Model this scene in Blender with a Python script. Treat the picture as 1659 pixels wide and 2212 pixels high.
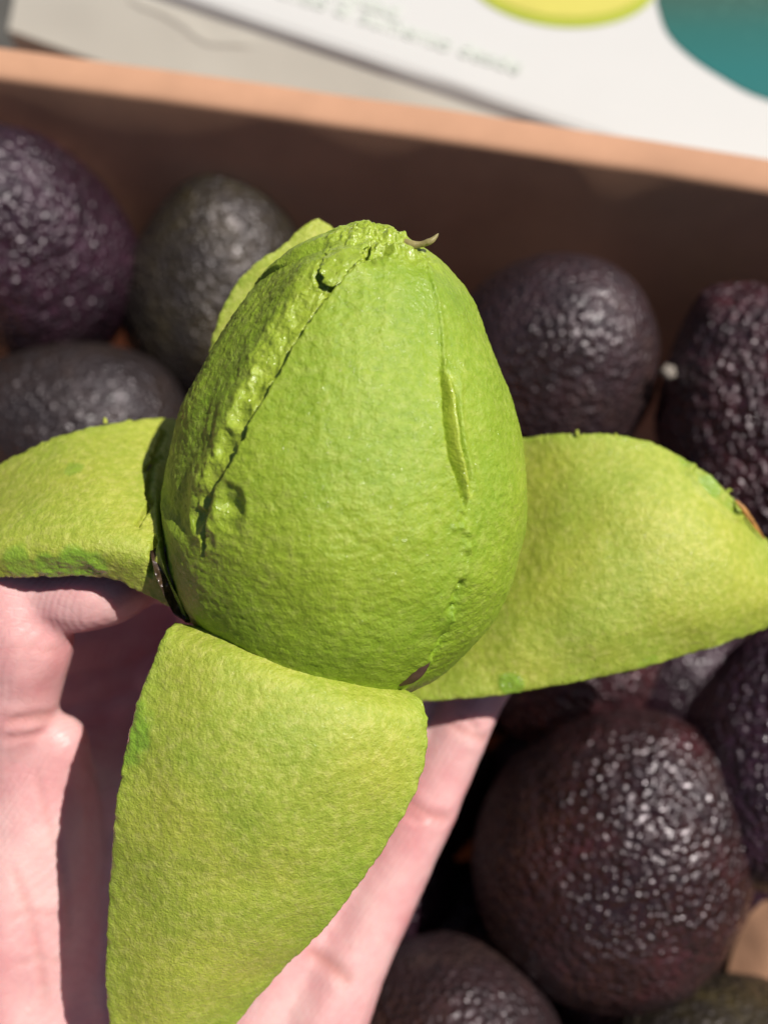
import bpy, bmesh, math, random
import numpy as np
from mathutils import Vector, Matrix
from mathutils.bvhtree import BVHTree

scene = bpy.context.scene
for o in list(bpy.data.objects):
    bpy.data.objects.remove(o)
COL = scene.collection

# ------------------------------------------------------------------ camera
THETA = math.radians(68)                 # pitch below the horizon
CAMZ = 0.475
F = 2280.0                               # focal length in units of a 1659 x 2212 frame
CR = np.array([1.0, 0, 0])
CU = np.array([0, math.sin(THETA), math.cos(THETA)])
CB = np.array([0, -math.cos(THETA), math.sin(THETA)])
CP = np.array([0, 0, CAMZ])
cam_d = bpy.data.cameras.new("camera")
cam = bpy.data.objects.new("camera", cam_d)
COL.objects.link(cam)
cam.location = CP
cam.rotation_euler = (math.radians(90) - THETA, 0, 0)
cam_d.sensor_fit = 'HORIZONTAL'
cam_d.sensor_width = 36
cam_d.lens = 36 * F / 1659
cam_d.clip_start = 0.01
cam_d.clip_end = 20
cam_d.dof.use_dof = True
cam_d.dof.focus_distance = 0.193
cam_d.dof.aperture_fstop = 11.0
cam_d.dof.aperture_blades = 0
scene.camera = cam

# ------------------------------------------------------------------ light
SUNC = np.array([0.49, 0.43, 0.76]); SUNC /= np.linalg.norm(SUNC)
SUN = SUNC[0]*CR + SUNC[1]*CU + SUNC[2]*CB
world = bpy.data.worlds.new("World"); scene.world = world
world.use_nodes = True
nt = world.node_tree
sky = nt.nodes.new('ShaderNodeTexSky'); sky.sky_type = 'NISHITA'; sky.sun_disc = False; sky.air_density = 0.6; sky.dust_density = 1.0; sky.ozone_density = 0.5
sky.sun_elevation = math.asin(SUN[2]); sky.sun_rotation = math.atan2(SUN[0], SUN[1])
nt.links.new(sky.outputs[0], nt.nodes['Background'].inputs[0])
nt.nodes['Background'].inputs[1].default_value = 0.05
sd = bpy.data.lights.new("sun", 'SUN'); sd.energy = 5.0; sd.angle = math.radians(0.5); sd.color = (1, 0.955, 0.88)
so = bpy.data.objects.new("sun", sd); COL.objects.link(so)
so.rotation_euler = Vector(SUN).to_track_quat('Z', 'Y').to_euler()
so.location = (0.5, 0.2, 2)
scene.view_settings.view_transform = 'Standard'
scene.view_settings.look = 'None'
scene.view_settings.exposure = 0.0
scene.view_settings.gamma = 1

# ------------------------------------------------------------------ helpers
def U(px, py, d):
    "point seen at (px,py) of the 1659-wide frame at depth d along the view axis"
    px = np.asarray(px, float); py = np.asarray(py, float); d = np.asarray(d, float)
    x = (px-829.5)/F*d; y = (1106-py)/F*d
    return CP + x[..., None]*CR + y[..., None]*CU - d[..., None]*CB

def ray_z(px, py, z):
    v = (px-829.5)/F*CR + (1106-py)/F*CU - CB
    return CP + v*((z-CP[2])/v[2])

rng = np.random.RandomState(7)
PERM = rng.permutation(256); PERM = np.concatenate([PERM, PERM, PERM])
GR = rng.normal(size=(256, 3)); GR /= np.linalg.norm(GR, axis=1)[:, None]
def perlin(p):
    p = np.asarray(p, float)
    i = np.floor(p).astype(int); f = p - i; i &= 255
    u = f*f*f*(f*(f*6-15)+10)
    r = 0
    for dx in (0, 1):
        for dy in (0, 1):
            for dz in (0, 1):
                h = PERM[PERM[PERM[i[:, 0]+dx]+i[:, 1]+dy]+i[:, 2]+dz]
                g = GR[h]
                d = g[:, 0]*(f[:, 0]-dx)+g[:, 1]*(f[:, 1]-dy)+g[:, 2]*(f[:, 2]-dz)
                w = (u[:, 0] if dx else 1-u[:, 0])*(u[:, 1] if dy else 1-u[:, 1])*(u[:, 2] if dz else 1-u[:, 2])
                r = r + d*w
    return r*1.6
def fbm(p, size, octaves=3, off=0.0, gain=0.5):
    q = np.asarray(p)/size + 40.0 + off; a = 1; s = 0
    for k in range(octaves):
        s = s + a*perlin(q); q = q*2.03+17.3; a *= gain
    return s
def sstep(a, b, x):
    t = np.clip((x-a)/(b-a), 0, 1); return t*t*(3-2*t)

def catmull(P, n):
    "resample rows of control data P (m,k) to n rows, passing through them"
    P = np.asarray(P, float); m = len(P)
    t = np.linspace(0, m-1, n); i = np.minimum(t.astype(int), m-2); f = (t-i).reshape((-1,)+(1,)*(P.ndim-1))
    ext = np.concatenate([[2*P[0]-P[1]], P, [2*P[-1]-P[-2]]])
    p0, p1, p2, p3 = ext[i], ext[i+1], ext[i+2], ext[i+3]
    return 0.5*((2*p1)+(-p0+p2)*f+(2*p0-5*p1+4*p2-p3)*f**2+(-p0+3*p1-3*p2+p3)*f**3)

def mesh_np(name, V, Q, mats, mat_idx=None, attrs=None, parent=None, smooth=True):
    V = np.asarray(V, np.float32); Q = np.asarray(Q, np.int32)
    me = bpy.data.meshes.new(name)
    me.vertices.add(len(V)); me.vertices.foreach_set('co', V.ravel())
    k = Q.shape[1]
    me.loops.add(Q.size); me.loops.foreach_set('vertex_index', Q.ravel())
    me.polygons.add(len(Q))
    me.polygons.foreach_set('loop_start', np.arange(0, Q.size, k, dtype=np.int32))
    try: me.polygons.foreach_set('loop_total', np.full(len(Q), k, np.int32))
    except Exception: pass
    me.polygons.foreach_set('use_smooth', np.full(len(Q), smooth))
    for m in mats: me.materials.append(m)
    if mat_idx is not None: me.polygons.foreach_set('material_index', np.asarray(mat_idx, np.int32))
    me.update(calc_edges=True); me.validate()
    for an, av in (attrs or {}).items():
        a = me.attributes.new(an, 'FLOAT', 'POINT'); a.data.foreach_set('value', np.asarray(av, np.float32))
    o = bpy.data.objects.new(name, me); COL.objects.link(o)
    if parent: o.parent = parent
    return o

def grid_quads(nu, nv, wrap=False, off=0):
    i, j = np.meshgrid(np.arange(nu-(0 if wrap else 1)), np.arange(nv-1), indexing='ij')
    i2 = (i+1) % nu
    return (np.stack([i*nv+j, i2*nv+j, i2*nv+j+1, i*nv+j+1], -1).reshape(-1, 4)+off)

def grid_normals(P):
    du = np.gradient(P, axis=0); dv = np.gradient(P, axis=1)
    n = np.cross(du, dv); l = np.linalg.norm(n, axis=-1, keepdims=True); return n/np.maximum(l, 1e-12)

def empty(name, loc, label, cat, group=None):
    o = bpy.data.objects.new(name, None); COL.objects.link(o)
    o.location = loc; o.empty_display_size = 0.02
    tag(o, label, cat, group); return o
def tag(o, label, cat, group=None):
    o['label'] = label; o['category'] = cat
    if group: o['group'] = group
def adopt(child, parent):
    child.parent = parent; child.matrix_parent_inverse = Matrix.Translation(-parent.location)

def polydist(P, S, N):
    """signed distance of points P to polyline S (3D); sign from side of the line on a
    surface with normals N; also the parameter 0..1 along it"""
    best = np.full(len(P), 1e9); sg = np.zeros(len(P)); tt = np.zeros(len(P))
    L = np.concatenate([[0], np.cumsum(np.linalg.norm(np.diff(S, axis=0), axis=1))])
    for k in range(len(S)-1):
        a, b = S[k], S[k+1]; ab = b-a; l2 = ab@ab
        t = np.clip(((P-a)@ab)/l2, 0, 1)
        v = P-(a+t[:, None]*ab)
        d = np.linalg.norm(v, axis=1)
        s = np.sign(np.einsum('ij,ij->i', np.cross(np.broadcast_to(ab, v.shape), v), N))
        m = d < best
        best[m] = d[m]; sg[m] = s[m]; tt[m] = (L[k]+t[m]*math.sqrt(l2))/L[-1]
    sg[sg == 0] = 1
    return best*sg, tt

def project_on(bvh, pts, n=None):
    "drop a line drawn in the photograph onto a surface"
    P = catmull(np.array(pts, float), n) if n else np.array(pts, float)
    out = []
    for x, y in P:
        v = Vector((x-829.5)/F*CR+(1106-y)/F*CU-CB).normalized()
        h = bvh.ray_cast(Vector(CP), v)
        if h[0] is not None: out.append(np.array(h[0]))
    return np.array(out)

# ------------------------------------------------------------------ materials
def newmat(name):
    m = bpy.data.materials.new(name); m.use_nodes = True
    nt = m.node_tree; b = nt.nodes['Principled BSDF']
    return m, nt, b
def N(nt, t, **kw):
    n = nt.nodes.new(t)
    for k, v in kw.items():
        if k in n.inputs: n.inputs[k].default_value = v
        else: setattr(n, k, v)
    return n
def lk(nt, a, b): nt.links.new(a, b)
def noise(nt, co, scale, detail=3, rough=0.5, dist=0.0):
    n = N(nt, 'ShaderNodeTexNoise', Scale=scale, Detail=detail, Roughness=rough, Distortion=dist)
    lk(nt, co, n.inputs['Vector']); return n
def ramp(nt, fac, stops):
    r = nt.nodes.new('ShaderNodeValToRGB'); e = r.color_ramp.elements
    while len(e) < len(stops): e.new(0.5)
    for k, (p, c) in enumerate(stops):
        e[k].position = p; e[k].color = c if len(c) == 4 else (*c, 1)
    lk(nt, fac, r.inputs[0]); return r
def mix(nt, fac, a, b, mode='MIX'):
    m = nt.nodes.new('ShaderNodeMix'); m.data_type = 'RGBA'; m.blend_type = mode
    for s, v in ((0, fac), (6, a), (7, b)):
        if isinstance(v, (int, float)): m.inputs[s].default_value = v
        elif isinstance(v, tuple): m.inputs[s].default_value = (*v, 1)[:4]
        else: lk(nt, v, m.inputs[s])
    return m.outputs[2]
def bump(nt, h, strength, dist, prev=None):
    b = N(nt, 'ShaderNodeBump', Strength=strength, Distance=dist)
    lk(nt, h, b.inputs['Height'])
    if prev: lk(nt, prev, b.inputs['Normal'])
    return b.outputs[0]
def attr(nt, name):
    a = nt.nodes.new('ShaderNodeAttribute'); a.attribute_name = name; return a.outputs['Fac']
def coords(nt, scale=(1, 1, 1), rot=(0, 0, 0)):
    t = nt.nodes.new('ShaderNodeTexCoord'); m = nt.nodes.new('ShaderNodeMapping')
    m.inputs['Scale'].default_value = scale; m.inputs['Rotation'].default_value = rot
    lk(nt, t.outputs['Object'], m.inputs[0]); return m.outputs[0]

def flesh_mat(name, petal=False):
    m, nt, b = newmat(name)
    co = coords(nt)
    big = noise(nt, co, 45 if petal else 40, 3)
    med = noise(nt, co, 620 if petal else 560, 4, 0.65)
    fine = noise(nt, co, 1900, 3, 0.65)
    g = attr(nt, 'green')
    if petal:
        c1 = ramp(nt, med.outputs[0], [(0.34, (0.29, 0.37, 0.028)), (0.5, (0.40, 0.46, 0.055)), (0.66, (0.57, 0.57, 0.14))])
        c2 = ramp(nt, big.outputs[0], [(0.33, (0.265, 0.37, 0.042)), (0.65, (0.50, 0.50, 0.075))])
        c = mix(nt, 0.42, c1.outputs[0], c2.outputs[0])
        c = mix(nt, g, c, (0.25, 0.42, 0.035))
    else:
        c1 = ramp(nt, med.outputs[0], [(0.34, (0.22, 0.335, 0.020)), (0.5, (0.305, 0.415, 0.036)), (0.68, (0.44, 0.51, 0.10))])
        c2 = ramp(nt, big.outputs[0], [(0.32, (0.21, 0.345, 0.018)), (0.66, (0.355, 0.445, 0.034))])
        c = mix(nt, 0.45, c1.outputs[0], c2.outputs[0])
        c = mix(nt, g, c, (0.19, 0.33, 0.012))
        c = mix(nt, attr(nt, 'pale'), c, (0.44, 0.52, 0.05))
    lk(nt, c, b.inputs['Base Color'])
    # wetness
    rr = ramp(nt, big.outputs[0], [(0.35, (0.50,)*3), (0.7, (0.36,)*3)])
    wet = mix(nt, attr(nt, 'wet'), rr.outputs[0], (0.16, 0.16, 0.16))
    lk(nt, wet, b.inputs['Roughness'])
    b.inputs['Specular IOR Level'].default_value = 0.42
    b.inputs['Subsurface Weight'].default_value = 0.16
    b.inputs['Subsurface Radius'].default_value = (0.7, 1.0, 0.25)
    b.inputs['Subsurface Scale'].default_value = 0.0015
    # relief: fibres run lengthwise
    st = noise(nt, coords(nt, (1, 0.35, 1), (0, 0, 0.0)), 900, 2, 0.5)
    n1 = bump(nt, (noise(nt, co, 1150, 4, 0.7) if petal else med).outputs[0], 0.26 if not petal else 0.38, 0.0008 if not petal else 0.0005)
    n2 = bump(nt, st.outputs[0], 0.3, 0.00030, n1)
    n3 = bump(nt, fine.outputs[0], 0.9, 0.0003, n2)
    lk(nt, n3, b.inputs['Normal'])
    # film of juice: beads that catch the sun
    bead = noise(nt, co, 900, 2, 0.5)
    film = ramp(nt, bead.outputs[0], [(0.50, (0.0,)*3), (0.70, (0.4,)*3)])
    lk(nt, mix(nt, attr(nt, 'wet'), film.outputs[0], (0.9, 0.9, 0.9)), b.inputs['Coat Weight'])
    b.inputs['Coat Roughness'].default_value = 0.13
    lk(nt, bump(nt, bead.outputs[0], 0.9, 0.0009, n2), b.inputs['Coat Normal'])
    return m
M_FLESH = flesh_mat('avocado_flesh')
M_PEEL_IN = flesh_mat('peel_inner', True)

def skin_mat(name, c0, c1, c2, rough=0.42, bs=1.0):
    m, nt, b = newmat(name)
    co = coords(nt)
    big = noise(nt, co, 38, 4, 0.6, 0.4)
    med = noise(nt, co, 260, 4, 0.65)
    cr = ramp(nt, big.outputs[0], [(0.33, c0), (0.52, c1), (0.72, c2)])
    sp = ramp(nt, med.outputs[0], [(0.35, (0.35,)*3), (0.65, (1.5,)*3)])
    lk(nt, mix(nt, 1.0, mix(nt, 0.75, cr.outputs[0], sp.outputs[0], 'MULTIPLY'), (0.95, 0.72, 0.80), 'MULTIPLY'), b.inputs['Base Color'])
    v = N(nt, 'ShaderNodeTexVoronoi', Scale=540); v.feature = 'SMOOTH_F1'
    wv = nt.nodes.new('ShaderNodeVectorMath'); wv.operation = 'MULTIPLY_ADD'
    lk(nt, med.outputs['Color'], wv.inputs[0]); wv.inputs[1].default_value = (0.0007,)*3; lk(nt, co, wv.inputs[2])
    lk(nt, wv.outputs[0], v.inputs['Vector'])
    inv = N(nt, 'ShaderNodeMath', operation='SUBTRACT'); inv.inputs[0].default_value = 1; lk(nt, v.outputs['Distance'], inv.inputs[1])
    n1 = bump(nt, inv.outputs[0], 1.0, 0.0017*bs)
    fn = noise(nt, co, 900, 3, 0.6)
    n2 = bump(nt, fn.outputs[0], 0.5, 0.00022*bs, n1)
    lk(nt, n2, b.inputs['Normal'])
    rg = ramp(nt, med.outputs[0], [(0.35, (rough+0.12,)*3), (0.7, (rough-0.12,)*3)])
    lk(nt, rg.outputs[0], b.inputs['Roughness'])
    b.inputs['Specular IOR Level'].default_value = 0.7
    b.inputs['Specular Tint'].default_value = (1.0, 0.88, 0.98, 1); b.inputs['Coat Weight'].default_value = 0.5 if rough < .5 else 0.25; b.inputs['Coat Roughness'].default_value = 0.20; lk(nt, n2, b.inputs['Coat Normal'])
    return m
PURP = ((0.013, 0.005, 0.010), (0.028, 0.011, 0.021), (0.050, 0.023, 0.040))
GRN = ((0.012, 0.012, 0.005), (0.028, 0.029, 0.009), (0.052, 0.052, 0.015))
RED = ((0.018, 0.006, 0.008), (0.050, 0.015, 0.018), (0.095, 0.034, 0.034))
OLV = ((0.014, 0.006, 0.007), (0.032, 0.015, 0.012), (0.056, 0.016, 0.018))
GRY = ((0.020, 0.013, 0.012), (0.040, 0.026, 0.025), (0.058, 0.044, 0.032))
M_SKIN = {k: skin_mat('avocado_skin_'+k, *c, rough=r, bs=s) for k, c, r, s in (
    ('purple', PURP, 0.42, 1), ('green', GRN, 0.55, 0.7), ('red', RED, 0.46, 1.5),
    ('dark', ((.007, .006, .005), (.015, .012, .008), (.026, .021, .011)), 0.55, 0.6), ('olive', OLV, 0.40, 1.0), ('grey', GRY, 0.48, 0.85))}
M_PEEL_OUT = skin_mat('peel_outer_skin', (0.022, 0.016, 0.012), (0.05, 0.035, 0.02), (0.09, 0.075, 0.03), 0.4)

def simple_mat(name, c, rough=0.6, var=0.25, scale=60, bs=0.0004, bscale=800, spec=0.4):
    m, nt, b = newmat(name)
    co = coords(nt)
    n = noise(nt, co, scale, 4, 0.6)
    a = tuple(x*(1-var) for x in c); d = tuple(min(1, x*(1+var)) for x in c)
    r = ramp(nt, n.outputs[0], [(0.3, a), (0.7, d)])
    lk(nt, r.outputs[0], b.inputs['Base Color'])
    b.inputs['Roughness'].default_value = rough
    b.inputs['Specular IOR Level'].default_value = spec
    f = noise(nt, co, bscale, 3, 0.6)
    lk(nt, bump(nt, f.outputs[0], 0.4, bs), b.inputs['Normal'])
    return m
M_FIBRE = simple_mat('dried_fibre', (0.30, 0.25, 0.10), 0.5, 0.35, 400)
M_SCRAP = simple_mat('brown_scrap', (0.085, 0.045, 0.03), 0.45, 0.4, 300)
M_KRAFT = simple_mat('kraft_cardboard', (0.54, 0.30, 0.19), 0.85, 0.10, 35, 0.0002, 1500, 0.15)
M_TABLE = simple_mat('dark_table', (0.10, 0.095, 0.085), 0.6, 0.2, 20)
M_WHITE = simple_mat('white_board', (0.63, 0.62, 0.605), 0.42, 0.015, 12, 0.00005, 300, 0.4)
M_CREAM = simple_mat('cream_board', (0.70, 0.66, 0.575), 0.5, 0.03, 14, 0.00005, 300, 0.4)
M_INK = simple_mat('pale_green_ink', (0.60, 0.655, 0.575), 0.5, 0.05)
M_YEL = simple_mat('yellow_ink', (0.62, 0.56, 0.12), 0.45, 0.05, 30)
M_LIME = simple_mat('lime_ink', (0.42, 0.47, 0.05), 0.45, 0.05, 30)
M_NUB = simple_mat('stem_cork', (0.27, 0.235, 0.20), 0.45, 0.3, 400)

def hand_mat():
    m, nt, b = newmat('hand_skin')
    co = coords(nt)
    n1 = noise(nt, co, 38, 4, 0.6); n2 = noise(nt, co, 170, 3, 0.6)
    c1 = ramp(nt, n1.outputs[0], [(0.34, (0.67, 0.30, 0.31)), (0.5, (0.735, 0.40, 0.40)), (0.66, (0.79, 0.52, 0.50))])
    c2 = ramp(nt, n2.outputs[0], [(0.35, (0.66, 0.28, 0.28)), (0.65, (0.78, 0.47, 0.44))])
    c = mix(nt, 0.3, c1.outputs[0], c2.outputs[0])
    c = mix(nt, attr(nt, 'crease'), c, (0.52, 0.18, 0.14))
    lk(nt, c, b.inputs['Base Color'])
    b.inputs['Roughness'].default_value = 0.42
    b.inputs['Specular IOR Level'].default_value = 0.4
    b.inputs['Subsurface Weight'].default_value = 0.35
    b.inputs['Subsurface Radius'].default_value = (1.0, 0.32, 0.2)
    b.inputs['Subsurface Scale'].default_value = 0.003
    # fine parallel skin ridges and cross lines
    w = N(nt, 'ShaderNodeTexWave', Scale=420, Distortion=5.0, Detail=2.0); w.inputs['Detail Scale'].default_value = 0.12
    lk(nt, coords(nt, (0.5, 1, 0.6), (0.2, 0.3, 0.45)), w.inputs['Vector'])
    v = N(nt, 'ShaderNodeTexVoronoi', Scale=520); v.feature = 'DISTANCE_TO_EDGE'
    lk(nt, coords(nt, (0.55, 1, 1), (0, 0, 0.5)), v.inputs['Vector'])
    vr = ramp(nt, v.outputs['Distance'], [(0.0, (0,)*3), (0.12, (1,)*3)])
    f = noise(nt, co, 600, 3, 0.6)
    b1 = bump(nt, w.outputs[1] if 'Fac' not in w.outputs else w.outputs['Fac'], 0.30, 0.00018)
    b2 = bump(nt, vr.outputs[0], 0.20, 0.00015, b1)
    b3 = bump(nt, f.outputs[0], 0.35, 0.0003, b2)
    lk(nt, b3, b.inputs['Normal'])
    return m
M_HAND = hand_mat()

# ------------------------------------------------------------------ the setting
def slab_obj(name, pts, mat, bevel=0.0, parent=None, seg=3):
    "convex prism from 8 corner points (bottom 4, top 4)"
    bm = bmesh.new(); v = [bm.verts.new(p) for p in pts]
    for f in ((3, 2, 1, 0), (4, 5, 6, 7), (0, 1, 5, 4), (1, 2, 6, 5), (2, 3, 7, 6), (3, 0, 4, 7)):
        bm.faces.new([v[k] for k in f])
    bmesh.ops.recalc_face_normals(bm, faces=bm.faces)
    if bevel: bmesh.ops.bevel(bm, geom=list(bm.edges), offset=bevel, segments=seg, profile=0.5, affect='EDGES')
    me = bpy.data.meshes.new(name); bm.to_mesh(me); bm.free()
    for p in me.polygons: p.use_smooth = bool(bevel)
    me.materials.append(mat)
    o = bpy.data.objects.new(name, me); COL.objects.link(o)
    if parent: adopt(o, parent)
    return o

tb = mesh_np('table_top', [(-1.5, -1.5, -0.006), (1.5, -1.5, -0.006), (1.5, 1.5, -0.006), (-1.5, 1.5, -0.006)],
             [[0, 1, 2, 3]], [M_TABLE], smooth=False)
tb['kind'] = 'structure'

# cardboard box
ZR = CAMZ-0.25
a0 = ray_z(0, 163, ZR); a1 = ray_z(1659, 412, ZR); mo = ray_z(829, 218, ZR)
bx = a1-a0; bx /= np.linalg.norm(bx)
by = np.array([-bx[1], bx[0], 0])                 # pointing away from the camera
mi = (a0+a1)/2
TH = float((mo-mi)@by)
W0, W1, DEP = -0.25, 0.30, 0.40
def bp(x, y, z):
    p = mi+bx*x+by*y; return (p[0], p[1], z)
def bslab(name, x0, x1, y0, y1, z0, z1, bevel, parent, mat=M_KRAFT):
    return slab_obj(name, [bp(x0, y0, z0), bp(x1, y0, z0), bp(x1, y1, z0), bp(x0, y1, z0),
                           bp(x0, y0, z1), bp(x1, y0, z1), bp(x1, y1, z1), bp(x0, y1, z1)], mat, bevel, parent)
box = empty('cardboard_box', bp(0, -DEP/2, 0), 'open brown kraft cardboard box holding the dark avocados', 'box')
def back_wall():
    # folded double wall with a softly rounded top, slightly bowed
    nx = 140; prof = []
    r = 0.0022
    for z in np.linspace(0.0, ZR-r, 14): prof.append((0, z))
    for a in np.linspace(0, math.pi/2, 6)[1:]: prof.append((r-r*math.cos(a), ZR-r+r*math.sin(a)))
    for y in np.linspace(r, TH-r, 8)[1:]: prof.append((y, ZR+0.0004*math.sin(y/TH*math.pi)))
    for a in np.linspace(0, math.pi/2, 6)[1:]: prof.append((TH-r+r*math.sin(a), ZR-r+r*math.cos(a)))
    prof.append((TH, 0))
    prof = np.array(prof); X = np.linspace(W0, W1, nx)
    P = np.zeros((nx, len(prof), 3))
    for k, (y, z) in enumerate(prof):
        bow = 0.0018*np.cos((X-0.02)*11)
        P[:, k] = mi+np.outer(X, bx)+np.outer(y+bow*(z/ZR)-0.20*(ZR-z), by)
        P[:, k, 2] = z
    q = P.reshape(-1, 3).copy()
    q += (fbm(q, 0.05, 2)*0.0005)[:, None]*by
    return mesh_np('back_wall', q, grid_quads(nx, len(prof)), [M_KRAFT])
adopt(back_wall(), box)
bslab('left_wall', W0-0.006, W0, -DEP, TH-0.001, 0, ZR-0.001, 0.0012, box)
bslab('right_wall', W1, W1+0.006, -DEP, TH-0.001, 0, ZR-0.001, 0.0012, box)
bslab('front_wall', W0, W1, -DEP-0.006, -DEP, 0, ZR-0.03, 0.0012, box)
bslab('box_floor', W0, W1, -DEP, 0, -0.002, 0.002, 0, box)

# pale printed carton behind the box
ZC = ZR-0.06
SL = 1.3                                 # its side slopes out towards the brown box
A = ray_z(395, -6, ZC); B = ray_z(1180, 258, ZC)
cx = B-A; LAB = np.linalg.norm(cx); cx /= LAB
cy = np.array([-cx[1], cx[0], 0])
NS = -cy*1.0+np.array([0, 0, SL]); NS /= np.linalg.norm(NS)     # normal of the sloping side
vl = (10-829.5)/F*CR+(1106-40)/F*CU-CB            # left end of its side face
tl = ((A-CP)@NS)/(vl@NS); XL = float((CP+vl*tl-A)@cx)
XR = 0.42; WC = 0.30
carton = empty('printed_carton', tuple(A+cx*0.1+cy*0.1-np.array([0, 0, ZC])),
               'pale carton with creased cream side and white printed top behind the brown box', 'carton')
def cpt(x, y, z): return A+cx*x+cy*y+np.array([0, 0, z-ZC])
def carton_mesh():
    r = 0.005; nx = 320
    prof = [(-min(SL*(-z-r), 0.024), z) for z in np.concatenate([np.linspace(-0.006-ZC, -0.035, 12)[:-1], np.linspace(-0.035, -r, 99)])]
    prof += [(r*a**1.3, -r+r*math.sin(a*math.pi/2)) for a in np.linspace(0, 1, 14)[1:]]
    prof += [(y, 0) for y in np.linspace(r, WC, 30)[1:]]
    prof = np.array(prof); X = np.linspace(XL, XR, nx)
    P = A+X[:, None, None]*cx+prof[None, :, 0:1]*cy+prof[None, :, 1:2]*np.array([0, 0, 1.0])
    V = P.reshape(-1, 3).copy(); nv = len(prof)
    isside = np.tile(prof[:, 1] < -0.001, nx)
    # crease lines dropped on the side face
    def side(px, py):
        v = (px-829.5)/F*CR+(1106-py)/F*CU-CB; t = ((A-CP)@NS)/(v@NS); return CP+v*t
    cl = catmull(np.array([side(*p) for p in ((255, -20), (285, 5), (320, 20), (350, 33), (382, 52), (412, 76), (440, 91), (500, 95), (560, 97))]), 40)
    nn = np.broadcast_to(NS, V.shape)
    d, t = polydist(V, cl, nn)
    h = -0.00045*np.exp(-(d/0.0010)**2)+0.00045*np.exp(-((d-0.003)/0.003)**2)
    h *= sstep(0, 0.1, t)*(1-sstep(0.85, 1, t))
    c2 = catmull(np.array([side(*p) for p in ((322, 20), (330, 40), (326, 62))]), 12)
    d2, t2 = polydist(V, c2, nn); h += -0.0003*np.exp(-(d2/0.001)**2)
    h += 0.0012*fbm(V, 0.06, 2)
    V[isside] += NS*h[isside][:, None]
    V[~isside, 2] += 0.0002*fbm(V[~isside], 0.09, 2)
    q = grid_quads(nx, nv)
    j = np.tile(np.arange(nv-1), nx-1)
    return mesh_np('carton_shell', V, q, [M_WHITE, M_CREAM], (j < 110-2).astype(int)*1)
adopt(carton_mesh(), carton)
for nm, x0, x1, y0, y1, z0, z1 in (('end_panel', XL, XL+0.002, 0.004, WC, 0, ZC-0.005), ('end_panel', XR-0.002, XR, 0.004, WC, 0, ZC-0.005), ('rear_panel', XL, XR, WC, WC+0.002, 0, ZC-0.001)):
    slab_obj(nm, [cpt(x0, y0, z0), cpt(x1, y0, z0), cpt(x1, y1, z0), cpt(x0, y1, z0), cpt(x0, y0, z1), cpt(x1, y0, z1), cpt(x1, y1, z1), cpt(x0, y1, z1)], M_WHITE, 0, carton)

def teal_mat():
    m, nt, b = newmat('teal_ink'); co = coords(nt)
    n = noise(nt, co, 28, 3); v = N(nt, 'ShaderNodeTexVoronoi', Scale=230); lk(nt, co, v.inputs['Vector'])
    g = ramp(nt, attr(nt, 'grade'), [(0.0, (0.008, 0.14, 0.135)), (0.45, (0.015, 0.125, 0.11)), (1.0, (0.045, 0.095, 0.065))])
    s = ramp(nt, v.outputs['Distance'], [(0.0, (0.12, 0.26, 0.20)), (0.28, (0.0, 0.0, 0.0))])
    mm = nt.nodes.new('ShaderNodeMath'); mm.operation = 'MULTIPLY'; lk(nt, n.outputs[0], mm.inputs[0]); lk(nt, attr(nt, 'grade'), mm.inputs[1])
    lk(nt, mix(nt, mm.outputs[0], g.outputs[0], s.outputs[0], 'ADD'), b.inputs['Base Color'])
    b.inputs['Roughness'].default_value = 0.45
    return m
def print_shape(name, pts, mat, dz, grade=None):
    P = catmull(np.array(pts+[pts[0]], float), 90)[:-1]
    c = P.mean(0)
    rings = 14; V = []
    for k in range(rings):
        f = (k+0.001)/(rings-1)
        for x, y in c+(P-c)*f: V.append(ray_z(x, y, ZC+0.0004+dz))
    V = np.array(V); n = len(P)
    V[:, 2] += 0.0002*fbm(V, 0.09, 2)
    Q = [[k*n+i, k*n+(i+1) % n, (k+1)*n+(i+1) % n, (k+1)*n+i] for k in range(rings-1) for i in range(n)]
    at = None
    if grade:
        pp = np.concatenate([c+(P-c)*((k+0.001)/(rings-1)) for k in range(rings)])
        at = {'grade': np.clip((grade[0]-pp[:, 1])/grade[1], 0, 1)}
    o = mesh_np(name, V, Q, [mat], attrs=at); adopt(o, carton); return o
def ell(cx_, cy_, a, b, rot=0, n=16):
    return [(cx_+a*math.cos(t)*math.cos(rot)-b*math.sin(t)*math.sin(rot), cy_+a*math.cos(t)*math.sin(rot)+b*math.sin(t)*math.cos(rot)) for t in np.linspace(0, 2*math.pi, n, endpoint=False)]
print_shape('printed_lime_rim', ell(1212, -62, 215, 118, 0.10), M_LIME, 0)
print_shape('printed_yellow_flesh', ell(1210, -72, 200, 106, 0.10), M_YEL, 0.0003)
print_shape('printed_teal_avocado', [(1418, 0), (1440, 65), (1485, 115), (1550, 160), (1640, 208), (1760, 235), (1900, 210), (1980, 100), (1960, -60), (1800, -180), (1600, -190), (1460, -110)], teal_mat(), 0, (150, 190))
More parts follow.
